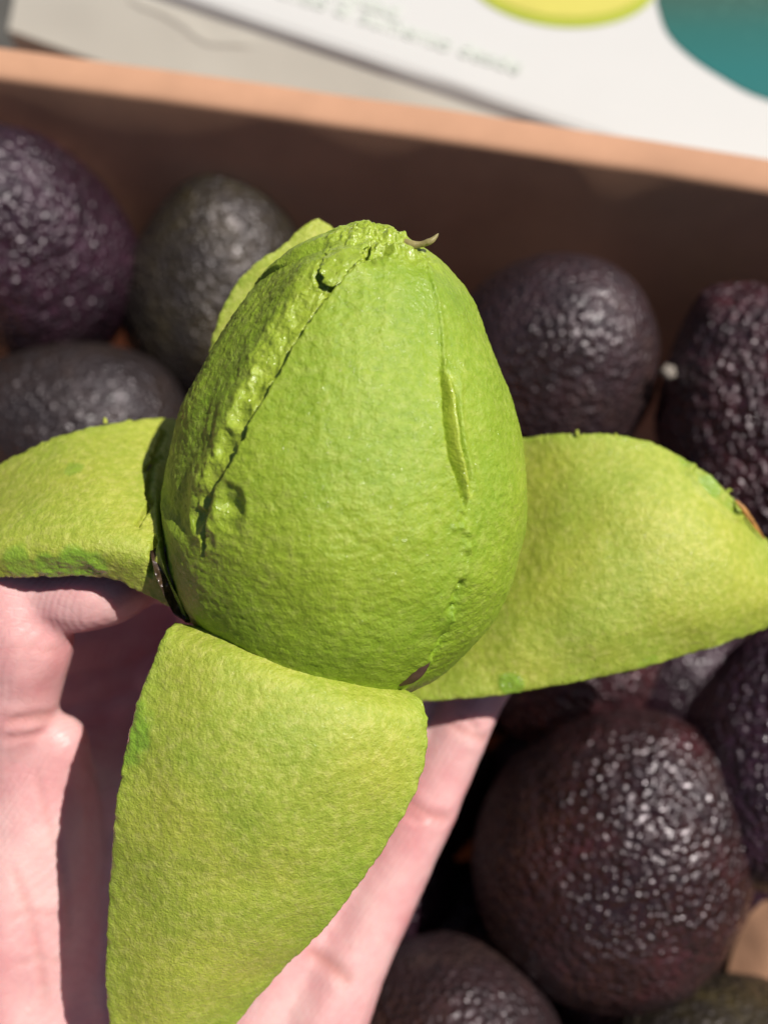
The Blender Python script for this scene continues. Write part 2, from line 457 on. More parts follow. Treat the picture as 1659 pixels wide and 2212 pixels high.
def text_line(body, px, py, size):
    cu = bpy.data.curves.new('printed_text', 'FONT'); cu.body = body; cu.size = size; cu.extrude = 0.00003
    cu.align_x = 'RIGHT'; cu.space_character = 1.02
    o = bpy.data.objects.new('printed_text', cu)
    COL.objects.link(o)
    dg = bpy.context.evaluated_depsgraph_get()
    me = bpy.data.meshes.new_from_object(o.evaluated_get(dg)); bpy.data.objects.remove(o)
    me.materials.clear(); me.materials.append(M_INK)
    o = bpy.data.objects.new('printed_text', me); COL.objects.link(o)
    p = ray_z(px, py, ZC+0.00095)
    R = Matrix((cx, cy, (0, 0, 1))).transposed().to_4x4()
    o.matrix_world = Matrix.Translation(Vector(p)) @ R
    bpy.context.view_layer.update()
    mw = o.matrix_world.copy()
    o.parent = carton; o.matrix_parent_inverse = Matrix.Translation(-carton.location); o.matrix_world = mw
text_line('administrando di aumento desde', 1122, 158, 0.0106)
text_line('de la sumindad.', 868, 42, 0.0106)

# ------------------------------------------------------------------ dark avocados in the box
def make_avocado(px, py, d, r, axis, kind, label, seed, ratio=1.28, nu=200, nv=140, lump=1.0):
    ax = axis[0]*CR+axis[1]*CU+axis[2]*CB; ax = ax/np.linalg.norm(ax)
    c = U(px, py, d)
    t = np.cross(ax, [0.3, 0.2, 0.9]); t /= np.linalg.norm(t); s = np.cross(ax, t)
    u = np.linspace(0, 2*math.pi, nu, endpoint=False); v = np.linspace(0.004, math.pi-0.004, nv)
    uu, vv = np.meshgrid(u, v, indexing='ij')
    z = np.cos(vv)*r*ratio
    rad = r*np.sin(vv)*(1-0.16*np.cos(vv)+0.02*np.cos(2*vv))       # narrower towards +axis
    P = z[..., None]*ax+rad[..., None]*(np.cos(uu)[..., None]*t+np.sin(uu)[..., None]*s)
    V = P.reshape(-1, 3)
    nrm = V/np.array([1, 1, 1]); nrm = nrm/np.linalg.norm(nrm, axis=1)[:, None]
    h = 0.0011*fbm(V, 0.022, 2, seed)*lump + 0.00018*fbm(V, 0.0032, 2, seed+3)*lump
    h += 0.0003*np.abs(fbm(V, 0.0055, 1, seed+5))*lump
    V = V+nrm*h[:, None]
    o = mesh_np('avocado', V, grid_quads(nu, nv, True), [M_SKIN[kind]])
    o.location = c
    tag(o, label, 'avocado', 'dark avocados packed in the cardboard box')
    return o, c, ax, r*ratio
AV = [
 (50, 530, .345, .0345, (-.15, .45, .85), 'purple', 'large purple avocado with glistening pebbled skin, at the far left against the box wall', 1.25, 1.0),
 (472, 628, .362, .0318, (.15, .85, .35), 'green', 'dark olive green avocado between the large purple one and the peeled fruit', 1.25, 0.7),
 (150, 925, .345, .0285, (-1, .05, .1), 'dark', 'dark olive avocado lying on its side just above the left peel segment', 1.38, 0.7),
 (1192, 785, .330, .0342, (.2, .3, .8), 'grey', 'smooth grey purple avocado with a broad shine, right behind the peeled fruit', 1.15, 0.55),
 (1655, 915, .315, .0330, (-.3, .9, .1), 'red', 'rough reddish purple avocado at the right edge above the right peel segment', 1.3, 2.0),
 (1680, 1635, .300, .0285, (.1, .9, .2), 'purple', 'dark avocado at the right edge below the right peel segment', 1.35, 1.2),
 (1235, 1420, .330, .0265, (.3, .5, .7), 'red', 'brownish rough avocado peeking out below the right peel segment', 1.15, 2.0),
 (1328, 1838, .308, .0402, (.15, .75, .55), 'olive', 'big round purple brown avocado with sparkling highlights, right of the fingers', 1.16, 1.15),
 (985, 2268, .300, .0318, (.2, .4, .8), 'grey', 'dark grey green avocado at the bottom edge right of the hand', 1.15, 0.8),
 (1575, 2345, .300, .0300, (-.9, .3, .3), 'green', 'dark avocado cut off by the bottom edge near the tan cardboard flap', 1.3, 0.7),
 (800, 1915, .350, .0300, (.1, .6, .5), 'purple', 'small dark sliver of avocado between the fingers and the big round one', 1.15, 0.9),
]
for k, (px, py, d, r, ax, kd, lab, ratio, lump) in enumerate(AV):
    o, c, axv, hl = make_avocado(px, py, d, r, ax, kd, lab, 3.1*k+1, ratio, lump=lump)
    if k == 4:      # pale stem button poking from its side
        bm = bmesh.new(); bmesh.ops.create_icosphere(bm, subdivisions=3, radius=0.0022)
        for v in bm.verts: v.co *= 1+0.18*math.sin(v.co.x*2500)*math.cos(v.co.y*2100); v.co.z *= 0.8
        me = bpy.data.meshes.new('stem_button'); bm.to_mesh(me); bm.free(); me.materials.append(M_NUB)
        for p in me.polygons: p.use_smooth = True
        s = bpy.data.objects.new('stem_button', me); COL.objects.link(s)
        s.parent = o; s.location = U(1444, 803, .303)-c

# lower layer, added to cover the sunlit floor and keep the gaps dark
LL = 'dark avocado of the added lower layer, mostly hidden, keeping sunlight off the box floor'
protos = []
rl = random.Random(11)
n_ = 0
for iy in range(5):
    for ix in range(-3, 6):
        x = ix*0.0600+(0.030 if iy % 2 else 0)-0.02+rl.uniform(-.003, .003); y = -0.052-iy*0.0560+rl.uniform(-.003, .003)
        if not (-0.12 < x < 0.215): continue
        p = np.array(bp(x, y, 0.088+rl.uniform(-.006, .006)))
        if len(protos) < 3:
            o, c, _, _ = make_avocado(829, 1106, .4, .0330, (.2, .3, 1), ('purple', 'olive', 'red')[len(protos)], LL, 50+7.7*len(protos), 1.18, nu=110, nv=80)
            protos.append(o)
        else:
            o = protos[n_ % 3].copy(); COL.objects.link(o)
            o.rotation_euler = (rl.uniform(-.4, .4), rl.uniform(-.4, .4), rl.uniform(0, 6.28))
        n_ += 1
        o.location = p; tag(o, LL, 'avocado', 'avocados of the added lower layer')

# ------------------------------------------------------------------ sheet from control grid (peel, flap)
def sheet(name, rows, mats, nu, nv, thick, attrf=None, rag=0.0002, relief=0.00009, seed=0, flip=False, edges=(1, 1, 1, 1), post=None):
    R = np.array(rows, float)                        # (m, n, 3)
    C = U(R[..., 0], R[..., 1], R[..., 2])
    C = catmull(C, nu); C = catmull(C.transpose(1, 0, 2), nv).transpose(1, 0, 2)
    Nn = grid_normals(C)
    if (Nn.reshape(-1, 3)@CB).mean() < 0: Nn = -Nn; fl = True
    else: fl = False
    S = C.reshape(-1, 3); Nf = Nn.reshape(-1, 3)
    u = np.repeat(np.linspace(0, 1, nu), nv); v = np.tile(np.linspace(0, 1, nv), nu)
    # distance (m) to the nearest free edge
    lu = np.linalg.norm(C[-1].mean(0)-C[0].mean(0)); 
    w = np.linalg.norm(C[:, -1]-C[:, 0], axis=1); w = np.repeat(w, nv)
    ed = np.minimum(v*w, (1-v)*w)
    # ragged outline: slide border vertices within the surface
    dv = np.gradient(C, axis=1); dv = (dv/np.maximum(np.linalg.norm(dv, axis=-1, keepdims=True), 1e-9)).reshape(-1, 3)
    n_ = fbm(S, 0.0016, 3, seed+2, 0.6)+0.7*fbm(S, 0.006, 2, seed+9)
    k = np.exp(-ed/0.0016)*np.where(v < .5, -1, 1)
    S = S+dv*(k*n_*rag)[:, None]
    h = relief*fbm(S, 0.0018, 3, seed, 0.6)+0.00055*fbm(S, 0.018, 2, seed+5)
    h -= 0.00025*np.exp(-(ed/0.0004))                 # rounded lip
    at = attrf(S, Nf, u, v, ed) if attrf else None
    if post is not None: h = h+post(S, Nf, u, v, ed)
    top = S+Nf*h[:, None]
    bot = S-Nf*(thick*(0.45+0.55*sstep(0, 0.003, ed)))[:, None]
    V = np.concatenate([top, bot]); n0 = nu*nv
    q1 = grid_quads(nu, nv); q2 = grid_quads(nu, nv, off=n0)[:, ::-1]
    def strip(idx):
        idx = np.array(idx); return np.stack([idx[:-1], idx[1:], idx[1:]+n0, idx[:-1]+n0], -1)
    I = np.arange(n0).reshape(nu, nv)
    q3 = np.concatenate([strip(I[:, 0])[:, ::-1], strip(I[:, -1]), strip(I[0, :]), strip(I[-1, :])[:, ::-1]])
    Q = np.concatenate([q1, q2, q3])
    mi_ = np.concatenate([np.zeros(len(q1)), np.ones(len(q2)), np.ones(len(q3))]).astype(int)
    if fl: Q = Q[:, ::-1]
    A_ = {kk: np.concatenate([x, x*0]) for kk, x in (at or {}).items()}
    return mesh_np(name, V, Q, mats, mi_, A_), S, Nf

# ------------------------------------------------------------------ peeled avocado
base = U(840, 1500, .232)
peeled = empty('peeled_avocado', tuple(base), 'bright green peeled avocado held upright with its skin splayed open in four segments', 'avocado')

def body():
    D0 = .208; tilt = math.radians(14)
    top = U(800, 480, D0-0.0095); bot = U(708, 1498, D0+0.0095)
    ax = top-bot; L = np.linalg.norm(ax); ax /= L
    side = np.cross(ax, CB); side /= np.linalg.norm(side); dep = np.cross(side, ax)
    prof = np.array([(1498, 0), (1492, 90), (1474, 155), (1436, 218), (1386, 275), (1300, 340), (1200, 380), (1100, 397), (1000, 394), (900, 372),
                     (800, 331), (700, 280), (600, 220), (560, 178), (541, 153), (520, 114), (498, 64), (486, 30), (482, 0)], float)
    nv = 480; nu = 720
    P = catmull(prof, 2000)
    l = np.concatenate([[0], np.cumsum(np.linalg.norm(np.diff(P, axis=0), axis=1))])
    P = np.stack([np.interp(np.linspace(0, l[-1], nv), l, P[:, k]) for k in (0, 1)], 1)
    s = (1498-P[:, 0])/(1498-480)*L; r = np.maximum(P[:, 1], 0.5)/F*D0*0.985
    u = np.linspace(0, 2*math.pi, nu, endpoint=False)
    cu, su = np.cos(u)[:, None, None], np.sin(u)[:, None, None]
    V = bot+s[None, :, None]*ax+r[None, :, None]*(cu*side+su*dep*0.98)
    Vf = V.reshape(-1, 3)
    Q = grid_quads(nu, nv, True)
    Nn = np.cross(np.roll(V, -1, 0)-np.roll(V, 1, 0), np.gradient(V, axis=1)); Nn /= np.maximum(np.linalg.norm(Nn, axis=-1, keepdims=True), 1e-12)
    Nn = Nn.reshape(-1, 3)
    cen = (top+bot)/2
    if ((Vf-cen)*Nn).sum(1).mean() < 0: Nn = -Nn; Q = Q[:, ::-1]
    # coarse BVH to drop the seams on
    st = 4; Vc = V[::st, ::st].reshape(-1, 3); Qc = grid_quads(V[::st].shape[0], V[:, ::st].shape[1], True)
    bvh = BVHTree.FromPolygons([Vector(p) for p in Vc], [tuple(int(i) for i in q) for q in Qc])
    al0 = (Vf-bot)@ax; Vs = Vf+np.outer(al0*0.55, ax)          # slightly flattened wrinkles
    h = 0.00048*fbm(Vf, 0.015, 2, 1)+0.00010*fbm(Vs, 0.0042, 2, 2)+0.00011*fbm(Vs, 0.0017, 3, 3, .6)
    # faint lengthwise striations
    al = (Vf-bot)@ax/L
    ang = np.arctan2((Vf-bot)@dep, (Vf-bot)@side)
    h += 0.00012*fbm(np.stack([ang*6, al*0.8, ang*0], 1), 0.5, 2, 4)*sstep(.45, .9, al)
    green = np.clip(0.18*sstep(-0.2, .9, fbm(Vf, 0.02, 2, 8)), 0, 1); pale = np.zeros(len(Vf)); wet = np.zeros(len(Vf))
    front = (Nn@CB) > -0.25
    F_ = np.where(front)[0]; PF = Vf[F_]; NF = Nn[F_]
    # --- main seam, a torn ledge running from the top to the lower left
    seam = project_on(bvh, [(812, 515), (790, 560), (742, 604), (700, 655), (668, 700), (640, 742), (612, 790), (585, 842), (556, 890), (530, 945), (505, 1000), (478, 1040), (455, 1090), (446, 1150), (440, 1215)], 120)
    d, t = polydist(PF, seam, NF)
    sgn = 1.0 if np.median(((PF-seam[60])@CR)[(np.abs(d) < .004) & (d > 0)]) > 0 else -1.0
    d = d*sgn                                             # + on the right-hand sheet
    d = d+0.00045*fbm(PF, 0.0025, 3, 11, 0.6)
    on = sstep(0.0, 0.04, t)*(1-sstep(0.93, 1.0, t))
    bw = np.interp(t, [0, .12, .3, .5, .7, .8, .9, 1], [.0015, .0062, .0070, .0064, .0060, .0050, .0025, .001])*(0.86+0.26*fbm(PF, 0.006, 2, 12))
    lump = fbm(PF, 0.0030, 3, 13, 0.65)
    hr = 0.00085*np.exp(-np.maximum(d, 0)/0.007)
    inb = (d < 0) & (d > -bw)
    x = np.clip(-d/bw, 0, 1.2)
    hb = -0.00060+0.00034*lump+0.0009*x**2
    hl = 0.00025*np.exp(-np.maximum(-d-bw, 0)/0.0020)-0.0026*sstep(0, .011, -d-bw)*np.exp(-np.maximum(-d-bw, 0)/0.02)+0.0004*lump*np.exp(-np.maximum(-d-bw, 0)/0.0012)
    hh = np.where(d >= 0, hr, np.where(inb, hb, hl))
    hh -= 0.0013*np.exp(-((d+0.0004)/0.00034)**2)*np.interp(t, [0, .1, .3, .62, .75, 1], [.5, 1, 1, .9, .35, .15])
    fade = np.interp(np.abs(d), [0, .02, .03], [1, 1, 0])
    h[F_] += hh*on*fade
    # a loose flap lying over the band near the top
    pale[F_] = np.where(inb, 0.40, 0.40*np.exp(-np.maximum(-d-bw, 0)/0.0015)*(d < 0))*on+0.25*np.exp(-np.abs(d)/0.0015)*on
    wet[F_] = np.where(inb, 0.55, 0)*on
    fl = project_on(bvh, [(700, 615), (722, 628), (745, 600)], None)
    for (px, py, R, dp) in ((432, 1092, .0034, .0020), (503, 1078, .0026, .0019), (428, 1124, .0022, .0018), (497, 1110, .0026, .0014), (470, 1060, .003, .0007), (452, 1165, .0016, .0010), (796, 540, .0035, .0020), (700, 600, .0016, .0015), (570, 800, .002, .0010), (520, 900, .002, .0012), (490, 965, .0024, .0015), (545, 835, .002, .0010)):
        c = project_on(bvh, [(px, py)])
        if len(c):
            dd = np.linalg.norm(PF-c[0], axis=1)*(1+0.25*fbm(PF, 0.003, 2, 15))
            h[F_] -= 0.55*dp*np.exp(-(dd/R)**3)
            h[F_] += dp*0.10*np.exp(-((dd-R*1.25)/(R*0.3))**2)
            wet[F_] = np.maximum(wet[F_], 0.6*np.exp(-(dd/(R*1.4))**2))
    # --- right seam: thin line, then a lens-shaped tear with a curled ribbon
    s2 = project_on(bvh, [(905, 560), (925, 615), (940, 680), (948, 740), (950, 800), (953, 860), (956, 920), (966, 980), (985, 1035), (1000, 1085), (1004, 1110)], 90)
    d, t = polydist(PF, s2, NF); d = d*sgn; d = d+0.00018*fbm(PF, 0.003, 2, 21)
    ww = np.interp(t, [0, .1, .45, .55, .68, .82, .95, 1], [.2, .3, .40, .8, 1, 1, .6, .2])
    ww = ww*np.where(t < .42, .5, 1)*np.where((t > .5) & (t < .95), 1.1, 1)
    hh = 0.00025*np.exp(-np.abs(d)/0.002)*(d < 0)
    hh = hh-0.0019*ww*np.exp(-((d-0.0005)/0.00038)**2)+0.0005*np.maximum(ww-.3, 0)*np.exp(-np.maximum(-d, 0)/.003)*(d < 0)
    hh = hh-0.0008*np.exp(-((d-0.0003)/0.00032)**2)*(t < .62)*np.interp(t, [0, .12, .3, .5, .62], [0, .35, .25, .7, 1])+0.0002*np.exp(-((d-0.0012)/0.0007)**2)*(t < .6)
    hh = hh+0.0015*ww*np.exp(-((d-0.0019*np.maximum(ww, .3))/0.00065)**2)
    hh = hh-0.0012*ww*np.exp(-((d-0.0034*np.maximum(ww, .3))/0.00035)**2)*(t > .45)
    hh = hh+0.0004*ww*np.exp(-((d-0.0043)/0.0006)**2)*(t > .45)
    h[F_] += hh
    pale[F_] = np.maximum(pale[F_], 0.8*np.exp(-((d-0.0019)/0.0010)**2)*(ww > .5)); wet[F_] = np.maximum(wet[F_], 0.5*np.exp(-((d-0.0016)/0.0012)**2)*ww)
    # --- lower right step with torn scraps
    s3 = project_on(bvh, [(1003, 1110), (1012, 1150), (1010, 1200), (1000, 1262), (985, 1300), (972, 1345), (952, 1395), (925, 1440)], 80)
    d, t = polydist(PF, s3, NF); d = d*sgn+0.0005*fbm(PF, 0.002, 3, 23, .6)
    k = sstep(.3, .6, t)
    h[F_] -= 0.0007*np.exp(-(d/0.0003)**2)*(1-k)*(0.5+fbm(PF, .004, 2, 27)).clip(0, 1)
    h[F_] += -0.0015*k*np.exp(-np.maximum(d, 0)/.003)*(d > 0)+0.0003*k*np.exp(-np.abs(d)/0.0008)
    h[F_] += (0.0010*np.maximum(fbm(PF, 0.0022, 2, 24), 0.25)-.00012)*np.exp(-(d/0.0009)**2)*(1-k)
    green[F_] = np.maximum(green[F_], 0.6*k*np.exp(-(d/.0025)**2))
    for (px, py, R, dp) in ((988, 1285, .0011, .0013), (996, 1266, .0009, .0012), (975, 1312, .0009, .0010), (1012, 1150, .0006, -.0007), (1013, 1182, .0007, -.0008), (1000, 1138, .0006, -.0006), (985, 1140, .0005, -.0007), (960, 1380, .0012, .0010), (945, 1410, .0012, .0012), (978, 1335, .0008, -.0008)):
        c = project_on(bvh, [(px, py)])
        if len(c):
            dd = np.linalg.norm(PF-c[0], axis=1)*(1+0.3*fbm(PF, 0.0015, 2, 16)); h[F_] -= dp*np.exp(-(dd/R)**2)
    # --- torn, lumpy crown
    ct = project_on(bvh, [(835, 515)])[0]
    for cpx, R, a in (((800, 505), .0085, 1.0), ((870, 530), .0075, .8), ((745, 560), .0055, .6)):
        cc = project_on(bvh, [cpx])
        if not len(cc): continue
        dd = np.linalg.norm(Vf-cc[0], axis=1)
        kk = np.exp(-(dd/R)**4)*a
        h += kk*(0.0010*fbm(Vf, 0.0036, 3, 31, .65)+0.0001)
        pale = np.maximum(pale, kk*0.55); wet = np.maximum(wet, kk*0.9)
    # glossy deeper green patch at the upper right
    for cpx, R, a in (((920, 600), .006, .45), ((905, 650), .005, .4), ((985, 640), .006, .5)):
        cc = project_on(bvh, [cpx])[0]
        dd = np.linalg.norm(Vf-cc, axis=1)*(1+.3*fbm(Vf, .005, 2, 33)); kk = np.exp(-(dd/R)**2)*a
        green = np.maximum(green, kk); wet = np.maximum(wet, kk*.8)
    sp = sstep(0.55, .9, fbm(Vf, 0.0035, 2, 35)); wet = np.maximum(wet, sp*0.5)
    # deeper green towards the bottom of the flesh
    green = np.maximum(green, 0.55*(1-sstep(0.03, .45, al)))
    V2 = Vf+Nn*h[:, None]
    # loose flap over the band near the top
    o = mesh_np('flesh', V2, Q, [M_FLESH], attrs={'green': np.clip(green, 0, 1), 'pale': np.clip(pale, 0, 1), 'wet': np.clip(wet, 0, 1)})
    return o, bvh
flesh, body_bvh = body()
adopt(flesh, peeled)

def patch_attr(spots, edge=0.35, fold=None):
    cs = [(U(*p[:3]), p[3], p[4]) for p in spots]
    def f(S, Nf, u, v, ed):
        g = edge*np.exp(-ed/0.0022)+0.12*np.clip(fbm(S, 0.012, 2, 41), 0, 1)
        wet = 0.55*np.exp(-ed/0.0012)*sstep(0, .3, fbm(S, .0025, 2, 44))
        for c, R, a in cs:
            dd = np.linalg.norm(S-c, axis=1)*(1+.25*fbm(S, .004, 2, 43)); k = a*(1-sstep(.75, 1.15, dd/R))
            g = np.maximum(g, k); wet = np.maximum(wet, k*.9)
        return {'green': np.clip(g, 0, 1), 'wet': np.clip(wet, 0, 1)}
    return f
def patch_post(spots, extra=None):
    cs = [(U(*p[:3]), p[3], p[4]) for p in spots]
    def f(S, Nf, u, v, ed):
        h = 0
        for c, R, a in cs:
            dd = np.linalg.norm(S-c, axis=1); h = h+np.exp(-(dd/R)**4)*a*(0.0002+0.00025*fbm(S, .0030, 3, 47, .6))
        h = h+0.00035*np.exp(-ed/.0012)*fbm(S, .002, 2, 48)
        if extra: h = h+extra(S, Nf, u, v, ed)
        return h
    return f
PM = [M_PEEL_IN, M_PEEL_OUT]

bottom_rows = [
 [(440, 1400, .2200), (560, 1440, .2160), (660, 1470, .2150), (770, 1500, .2160), (860, 1520, .2200)],
 [(392, 1348, .2010), (515, 1378, .1965), (640, 1416, .1950), (760, 1462, .1965), (872, 1492, .2010)],
 [(362, 1358, .1950), (500, 1408, .1890), (640, 1456, .1873), (790, 1502, .1895), (911, 1521, .1965)],
 [(334, 1416, .1925), (480, 1480, .1860), (640, 1525, .1842), (790, 1560, .1865), (922, 1580, .1945)],
 [(285, 1560, .1915), (440, 1605, .1852), (610, 1640, .1836), (770, 1665, .1865), (909, 1680, .1942)],
 [(250, 1745, .1930), (390, 1775, .1875), (540, 1795, .1862), (690, 1812, .1888), (840, 1820, .1950)],
 [(231, 1960, .1985), (350, 1975, .1940), (470, 1985, .1928), (600, 1992, .1945), (722, 1985, .1990)],
 [(234, 2210, .2065), (300, 2205, .2040), (370, 2205, .2030), (440, 2200, .2045), (520, 2205, .2080)],
 [(300, 2420, .2120), (320, 2422, .2115), (340, 2424, .2115), (360, 2422, .2120), (380, 2420, .2130)]]
sp_b = [(303, 1575, .1945, .0065, 1.0), (345, 1490, .194, .0025, .6), (285, 1625, .1955, .004, .8)]
o, *_ = sheet('peel_segment', bottom_rows, PM, 330, 210, .0022, patch_attr(sp_b), seed=3, post=patch_post(sp_b))
o['label'] = 'yellow green peel segment hanging down over the palm'; adopt(o, peeled)

left_rows = [
 [(450, 930, .240), (460, 1020, .240), (450, 1130, .236), (440, 1240, .233), (450, 1350, .236)],
 [(378, 903, .238), (366, 1000, .226), (352, 1100, .2095), (368, 1235, .1990), (413, 1343, .2035)],
 [(300, 903, .2315), (310, 1000, .218), (318, 1110, .205), (330, 1205, .1985), (372, 1316, .2035)],
 [(180, 922, .2265), (190, 1020, .2130), (200, 1110, .203), (210, 1185, .1995), (235, 1252, .2035)],
 [(70, 962, .226), (75, 1050, .214), (75, 1120, .205), (72, 1190, .202), (70, 1246, .2055)],
 [(-50, 1035, .229), (-50, 1095, .219), (-50, 1145, .211), (-50, 1195, .208), (-50, 1245, .210)],
 [(-190, 1160, .234), (-190, 1180, .228), (-190, 1195, .223), (-190, 1215, .221), (-190, 1240, .221)]]
sp_l = [(110, 1218, .2035, .0035, .95), (170, 1213, .2025, .0045, 1.0), (40, 1215, .204, .0035, .8), (215, 1210, .202, .0028, .9), (160, 1018, .2145, .0022, .6)]
def cracks(S, Nf, u, v, ed):
    h = 0
    for line in ([(355, 935), (340, 975), (330, 1010), (318, 1060), (325, 1085), (312, 1110), (300, 1130)], [(335, 1160), (328, 1195), (322, 1240)], [(345, 990), (330, 1000), (315, 1012)]):
        w = np.array([U(x, y, .213) for x, y in line]); w = catmull(w, 40)
        # compare across the view direction only, the sheet lies close to it
        A_ = S-CP; A_ = A_/(-(A_@CB))[:, None]; B_ = w-CP; B_ = B_/(-(B_@CB))[:, None]
        dd = np.min(np.linalg.norm(A_[:, None, :]-B_[None, :, :], axis=2), axis=1)*.215 if len(S) < 8000 else np.concatenate([np.min(np.linalg.norm(a[:, None, :]-B_[None, :, :], axis=2), axis=1) for a in np.array_split(A_, 20)])*.215
        dd = dd*(1+.6*fbm(S, .0015, 2, 52))
        h = h-0.0018*np.exp(-(dd/.00045)**2)
    return h
o, *_ = sheet('peel_segment', left_rows, PM, 270, 210, .0022, patch_attr(sp_l, .2), seed=13, post=patch_post(sp_l, cracks))
o['label'] = 'yellow green peel segment reaching left, partly shaded, with small cracks'; adopt(o, peeled)

right_rows = [
 [(1040, 965, .246), (1000, 1100, .246), (950, 1250, .246), (900, 1400, .243), (850, 1515, .236)],
 [(1135, 945, .240), (1110, 1100, .238), (1075, 1260, .235), (1020, 1400, .233), (960, 1512, .232)],
 [(1240, 934, .2345), (1240, 1090, .229), (1210, 1240, .226), (1160, 1380, .226), (1100, 1500, .229)],
 [(1390, 950, .2325), (1400, 1090, .224), (1380, 1220, .221), (1340, 1340, .222), (1280, 1468, .2275)],
 [(1520, 1018, .233), (1540, 1125, .226), (1535, 1230, .2235), (1510, 1325, .2245), (1465, 1424, .2295)],
 [(1642, 1145, .238), (1655, 1210, .234), (1660, 1262, .232), (1655, 1310, .2325), (1630, 1370, .236)],
 [(1760, 1290, .247), (1765, 1300, .246), (1768, 1308, .246), (1768, 1315, .246), (1765, 1325, .247)]]
sp_r = [(1105, 1478, .2285, .0028, .9), (1530, 1050, .232, .003, .8), (1480, 1000, .232, .002, .5), (1400, 1440, .2285, .003, .5), (1580, 1100, .2335, .0025, .4)]
def fold_r(S, Nf, u, v, ed):
    w = catmull(np.array([U(x, y, .2325) for x, y in ((1505, 1020), (1530, 1052), (1560, 1080), (1590, 1105))]), 16)
    A_ = S-CP; A_ = A_/(-(A_@CB))[:, None]; B_ = w-CP; B_ = B_/(-(B_@CB))[:, None]
    dd = np.concatenate([np.min(np.linalg.norm(a[:, None, :]-B_[None, :, :], axis=2), axis=1) for a in np.array_split(A_, 20)])*.2325
    return -0.0016*np.exp(-(dd/.0008)**2)+.0008*np.exp(-((dd-.0016)/.0007)**2)
o, *_ = sheet('peel_segment', right_rows, PM, 270, 220, .0022, patch_attr(sp_r, .3), seed=23, post=patch_post(sp_r, fold_r))
o['label'] = 'broad pale green peel segment reaching right over the fingertips'; adopt(o, peeled)

outl = np.array([(452, 760), (462, 715), (480, 668), (515, 605), (560, 562), (610, 530), (652, 492), (686, 471), (716, 487)], float)
back_rows = []
for k, (ox, oy, dd) in enumerate(((0, 0, .2220), (30, 40, .2215), (75, 100, .2225), (120, 170, .229))):
    back_rows.append([(x+ox, y+oy, dd+0.002*abs(i-4)/4) for i, (x, y) in enumerate(outl)])
back_rows = np.array(back_rows).transpose(1, 0, 2)
o, *_ = sheet('peel_segment', back_rows, PM, 160, 90, .0022, patch_attr([(690, 500, .239, .005, .5)], .2), seed=33, post=patch_post([]))
o['label'] = 'peel segment standing behind the fruit, only its yellow edge showing'; adopt(o, peeled)

def tube(name, pts, radii, mat, parent, n=12, seg=40, flat=1.0):
    P = catmull(np.array(pts), seg); R = catmull(np.array(radii, float)[:, None], seg)[:, 0]
    T = np.gradient(P, axis=0); T /= np.linalg.norm(T, axis=1)[:, None]
    a = np.cross(T, CB); a /= np.linalg.norm(a, axis=1)[:, None]; b = np.cross(T, a)
    an = np.linspace(0, 2*math.pi, n, endpoint=False)
    V = P[:, None]+np.maximum(R, 2e-5)[:, None, None]*(np.cos(an)[None, :, None]*a[:, None]+flat*np.sin(an)[None, :, None]*b[:, None])
    V = V.reshape(-1, 3); V = V+(fbm(V, .0012, 2, 3)*0.00012)[:, None]*CU
    Q = [[i*n+j, i*n+(j+1) % n, (i+1)*n+(j+1) % n, (i+1)*n+j] for i in range(seg-1) for j in range(n)]
    o = mesh_np(name, V, Q, [mat]); adopt(o, parent); return o
tube('stem_fibre', [U(858, 520, .196), U(885, 528, .194), (U(908, 527, .1935)), U(928, 521, .193), U(941, 511, .193), U(947, 504, .193)], [.0010, .0009, .0006, .0006, .00035, .0001], M_FIBRE, peeled)
M_ORANGE = simple_mat('browned_flesh', (0.42, 0.20, 0.05), 0.5, 0.4, 500)
tube('browned_edge', [U(1588, 1080, .2338), U(1606, 1100, .2336), U(1630, 1135, .2345), U(1652, 1165, .236)], [.0002, .0006, .0005, .0001], M_ORANGE, peeled, flat=.5)
# tiny curled shreds on peel rims
rs = random.Random(5)
for (x, y, d, dx, dy) in ((228, 908, .2275, -3, -6), (1247, 934, .234, -2, -6), (1328, 940, .233, 5, -5),
                         (382, 1350, .200, -5, -3), (1570, 1058, .234, 12, 2)):
    tube('peel_shred', [U(x, y+6, d), U(x+dx*.4, y+dy*.4, d-.0002), U(x+dx, y+dy, d-.0006)], [.0005, .0004, .00015], M_PEEL_IN, peeled, n=8, seg=10)

# flap of flesh lying over the torn band near the crown
fr = []
for k, (dx, dy, off) in enumerate(((0, 0, 0), (-14, 8, .0), (-26, 14, -.0), (-36, 18, 0))):
    pass
def surf_d(px, py):
    v = Vector((px-829.5)/F*CR+(1106-py)/F*CU-CB).normalized(); h = body_bvh.ray_cast(Vector(CP), v)
    return float(-(np.array(h[0])-CP)@CB) if h[0] is not None else .2
tube('skin_scrap', [U(x, y, min(surf_d(x, y), .214)-e) for x, y, e in ((862, 1482, .0002), (886, 1466, .0008), (908, 1448, .0008), (930, 1428, .0004))], [.0002, .0010, .0010, .0001], M_SCRAP, peeled, flat=.3)
fl_pts = [[(722, 520), (760, 510), (800, 512)], [(705, 545), (750, 535), (792, 530)], [(695, 572), (735, 565), (778, 556)], [(700, 600), (726, 592), (752, 584)], [(712, 618), (728, 612), (744, 600)]]
rows = [[(x, y, surf_d(x, y)-[.0002, .0012, .0016, .0017, .0014][i]) for x, y in r] for i, r in enumerate(fl_pts)]
def fa(S, Nf, u, v, ed): return {'green': 0.25+0*u, 'pale': 0.4+0*u, 'wet': 0.7+0*u}
o, *_ = sheet('flesh_flap', rows, [M_FLESH, M_FLESH], 80, 60, .0009, fa, seed=43, rag=.0006, post=lambda S, Nf, u, v, ed: .0006*fbm(S, .004, 2, 61))
adopt(o, peeled)

